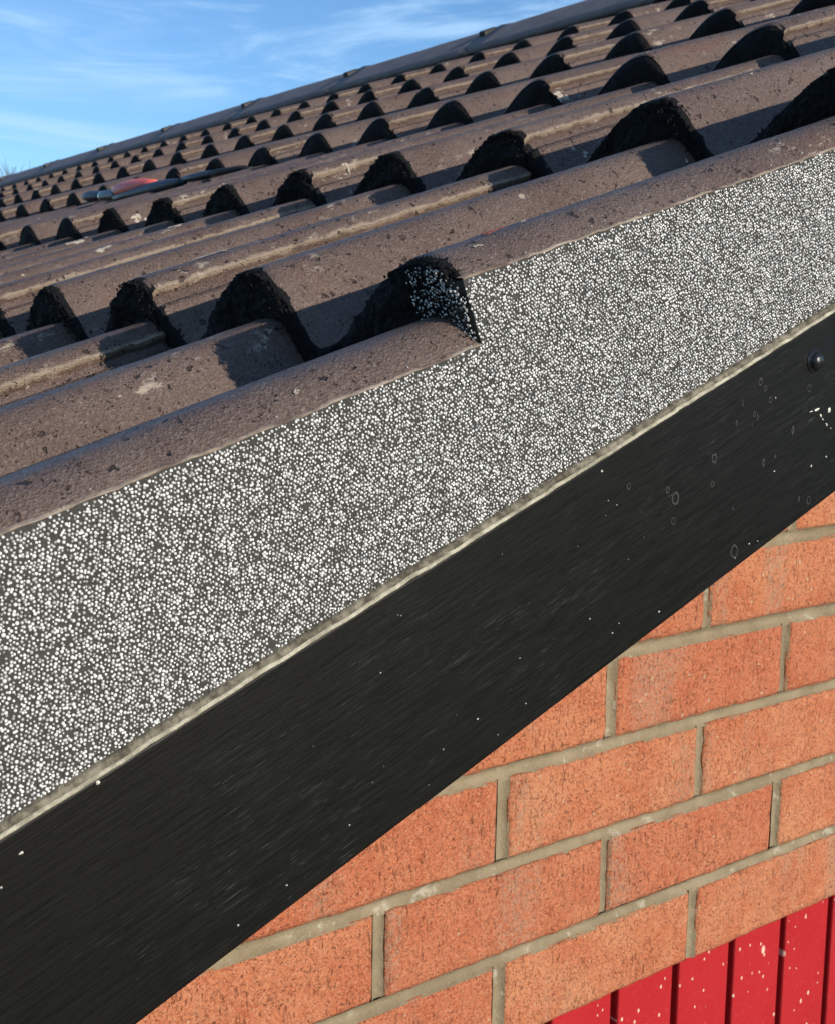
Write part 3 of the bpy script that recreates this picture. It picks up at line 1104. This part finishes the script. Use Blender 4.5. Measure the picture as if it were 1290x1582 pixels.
def ring(px, py, r_, w, el=1.25):
    x_, z_ = board_pt(px, py)
    b = len(rv); n = 18
    for i in range(n):
        a = 2*math.pi*i/n
        for q in (r_*random.uniform(.93, 1.05), r_+w*random.uniform(.7, 1.3)):
            rv.append((x_+q*math.cos(a), -.26015, z_+q*el*math.sin(a)))
    for i in range(n):
        j = (i+1) % n
        rf.append((b+2*i, b+2*i+1, b+2*j+1, b+2*j))


for px, py, r_, w in ((1043, 770, .0018, .0008), (1031, 757, .0008, .0006), (1134, 852, .0022, .0007), (1103, 708, .0012, .0009), (1100, 748, .0008, .0006),
                      (1040, 805, .0012, .0004), (971, 751, .0008, .0006), (1250, 560+40, .0013, .0004), (1190, 618, .0009, .0005), (1175, 590, .0010, .0006),
                      (1165, 640, .0007, .0005), (1182, 600, .0008, .0005), (1249, 773, .0014, .0005)):
    ring(px, py, r_, w)
for i in range(10):
    px = random.uniform(1130, 1290); py = random.uniform(560, 800)
    if py < 1296-.631*px+40 or py > 1745-.765*px-30: continue
    ring(px, py, random.uniform(.0001, .0004), random.uniform(.0003, .0007), random.uniform(1, 3))
obj('drop_marks', mesh_np('drop_marks', rv, rf, [M_ring], smooth=False), board, kind='stuff')

# ------------------------------------------------------------------ the tool left lying on the roof
M_navy = simple('navy_plastic', (0.008, 0.012, 0.020), (0.015, 0.022, 0.034), 60, .42)
M_coral = simple('coral_plastic', (0.80, 0.12, 0.09), (0.88, 0.17, 0.13), 60, .45)
M_silver = simple('bright_metal', (0.62, 0.62, 0.60), (0.75, 0.75, 0.73), 60, .3, .5, 300, .0003, 1.0)
M_blackr = simple('black_rubber', (0.012, 0.012, 0.014), (0.022, 0.022, 0.024), 60, .7)
tool = bpy.data.objects.new('hand_tool', None); col.objects.link(tool)
TP = snf(.55, 1.40, -.012)
place(tool, Matrix.Translation(TP))
tool['label'] = 'long navy hand tool with coral red grip and silver collar lying across the roof tiles'
tool['category'] = 'tool'
# centre line of the tool: station, s, y, n
PATH = np.array([(130, .560, 1.680, -.004), (165, .556, 1.575, -.011), (190, .545, 1.490, -.013), (235, .545, 1.385, -.012), (280, .548, 1.285, -.011),
                 (310, .550, 1.215, -.012), (340, .552, 1.160, -.0125), (380, .556, 1.090, -.0130)])


def loft(name, st, mat, seg=14, ds=0.0, dn=0.0, flat=1.0):
    v, f = [], []
    for (q, r_) in st:
        c = [np.interp(q, PATH[:, 0], PATH[:, i]) for i in (1, 2, 3)]
        for i in range(seg):
            a = 2*math.pi*i/seg
            P = snf(c[0]+ds+r_*1.25*math.cos(a), c[1], c[2]+dn+r_*flat*math.sin(a))
            v.append(P[:])
    for k in range(len(st)-1):
        for i in range(seg):
            j = (i+1) % seg
            f.append((k*seg+i, (k+1)*seg+i, (k+1)*seg+j, k*seg+j))
    f.append(tuple(range(seg))); f.append(tuple(range((len(st)-1)*seg, len(st)*seg))[::-1])
    me = mesh_np(name, v, f, [mat], smooth=True)
    bm = bmesh.new(); bm.from_mesh(me); bmesh.ops.recalc_face_normals(bm, faces=bm.faces); bm.to_mesh(me); bm.free()
    return obj(name, me, tool)


loft('pommel', [(130, .002), (134, .006), (141, .0095), (149, .0095), (156, .008), (160, .0075)], M_navy)
loft('collar', [(160, .0082), (163, .0082)], M_silver)
loft('shank', [(163, .009), (172, .0095), (184, .010), (190, .009)], M_navy)
loft('body', [(186, .0085), (200, .0095), (225, .0105), (250, .0105), (268, .0090), (280, .0065), (290, .004)], M_navy, ds=-.003, dn=-.003)
loft('grip', [(181, .008), (190, .0120), (205, .0128), (222, .0112), (235, .007), (245, .003)], M_coral, ds=.004, dn=.0060)
loft('neck', [(288, .0045), (298, .0058), (312, .0062), (326, .0050), (334, .0035)], M_navy)
loft('tip', [(326, .0045), (340, .0052), (352, .0042), (366, .0036), (380, .0015)], M_blackr)

# ------------------------------------------------------------------ bare tree beyond the ridge
def ray_pt(px, py, dist):
    d = ((px-645)/1859.66*r2 - (py-791)/1859.66*u2 + fwd).normalized()
    return CAM+d*dist


tp = ray_pt(1, 250, 26)
tree = bpy.data.objects.new('bare_tree', None); col.objects.link(tree)
place(tree, Matrix.Translation((tp.x, tp.y, GZ)))
tree['label'] = 'distant leafless tree behind the low end of the ridge at the left edge'
tree['category'] = 'tree'
tv, tf = [], []


def limb(p, d, r, L, depth, V_, F_):
    seg = 5 if depth < 2 else 3
    n = 3
    pr = None
    q = p.copy()
    for i in range(n+1):
        rr = r*(1-.45*i/n)
        side = d.cross(Vector((.3, .2, 1))).normalized(); up = side.cross(d).normalized()
        b = len(V_)
        for k in range(seg):
            a = 2*math.pi*k/seg
            V_.append((q+side*rr*math.cos(a)+up*rr*math.sin(a))[:])
        if pr is not None:
            for k in range(seg):
                F_.append((pr+k, pr+(k+1) % seg, b+(k+1) % seg, b+k))
        pr = b
        if i < n:
            q = q+d*(L/n)
            d = (d+Vector((random.uniform(-.13, .13), random.uniform(-.13, .13), random.uniform(-.03, .10)))).normalized()
    if depth >= 5: return
    for c in range(3 if depth < 4 else 4):
        nd = (d+Vector((random.uniform(-.8, .8), random.uniform(-.8, .8), random.uniform(-.1, .5)))).normalized()
        limb(q if c else q, nd, r*.52, L*random.uniform(.6, .8), depth+1, V_, F_)


top_z = ray_pt(1, 238, 26).z-GZ
trv, trf, crv, crf = [], [], [], []
# trunk
q = Vector((0, 0, 0)); limb(q, Vector((.02, .01, 1)).normalized(), .16, top_z*.34, 9, trv, trf)
for c in range(5):
    nd = Vector((math.cos(c*1.3)*.6, math.sin(c*1.3)*.6, 1)).normalized()
    limb(Vector((.02, .01, top_z*.33)), nd, .075, top_z*.22, 1, crv, crf)
zmax = max(v[2] for v in crv)
crv = [(v[0], v[1], v[2] if v[2] < top_z*.33 else top_z*.33+(v[2]-top_z*.33)*(top_z*.67)/(zmax-top_z*.33)) for v in crv]
off_ = Matrix.Translation((tp.x, tp.y, GZ))
obj('trunk', mesh_np('trunk', trv, trf, [M_bark], smooth=True), tree, off_)
obj('crown', mesh_np('crown', crv, crf, [M_bark], smooth=True), tree, off_)
print('bricks', n_b, 'objects', len(bpy.data.objects))
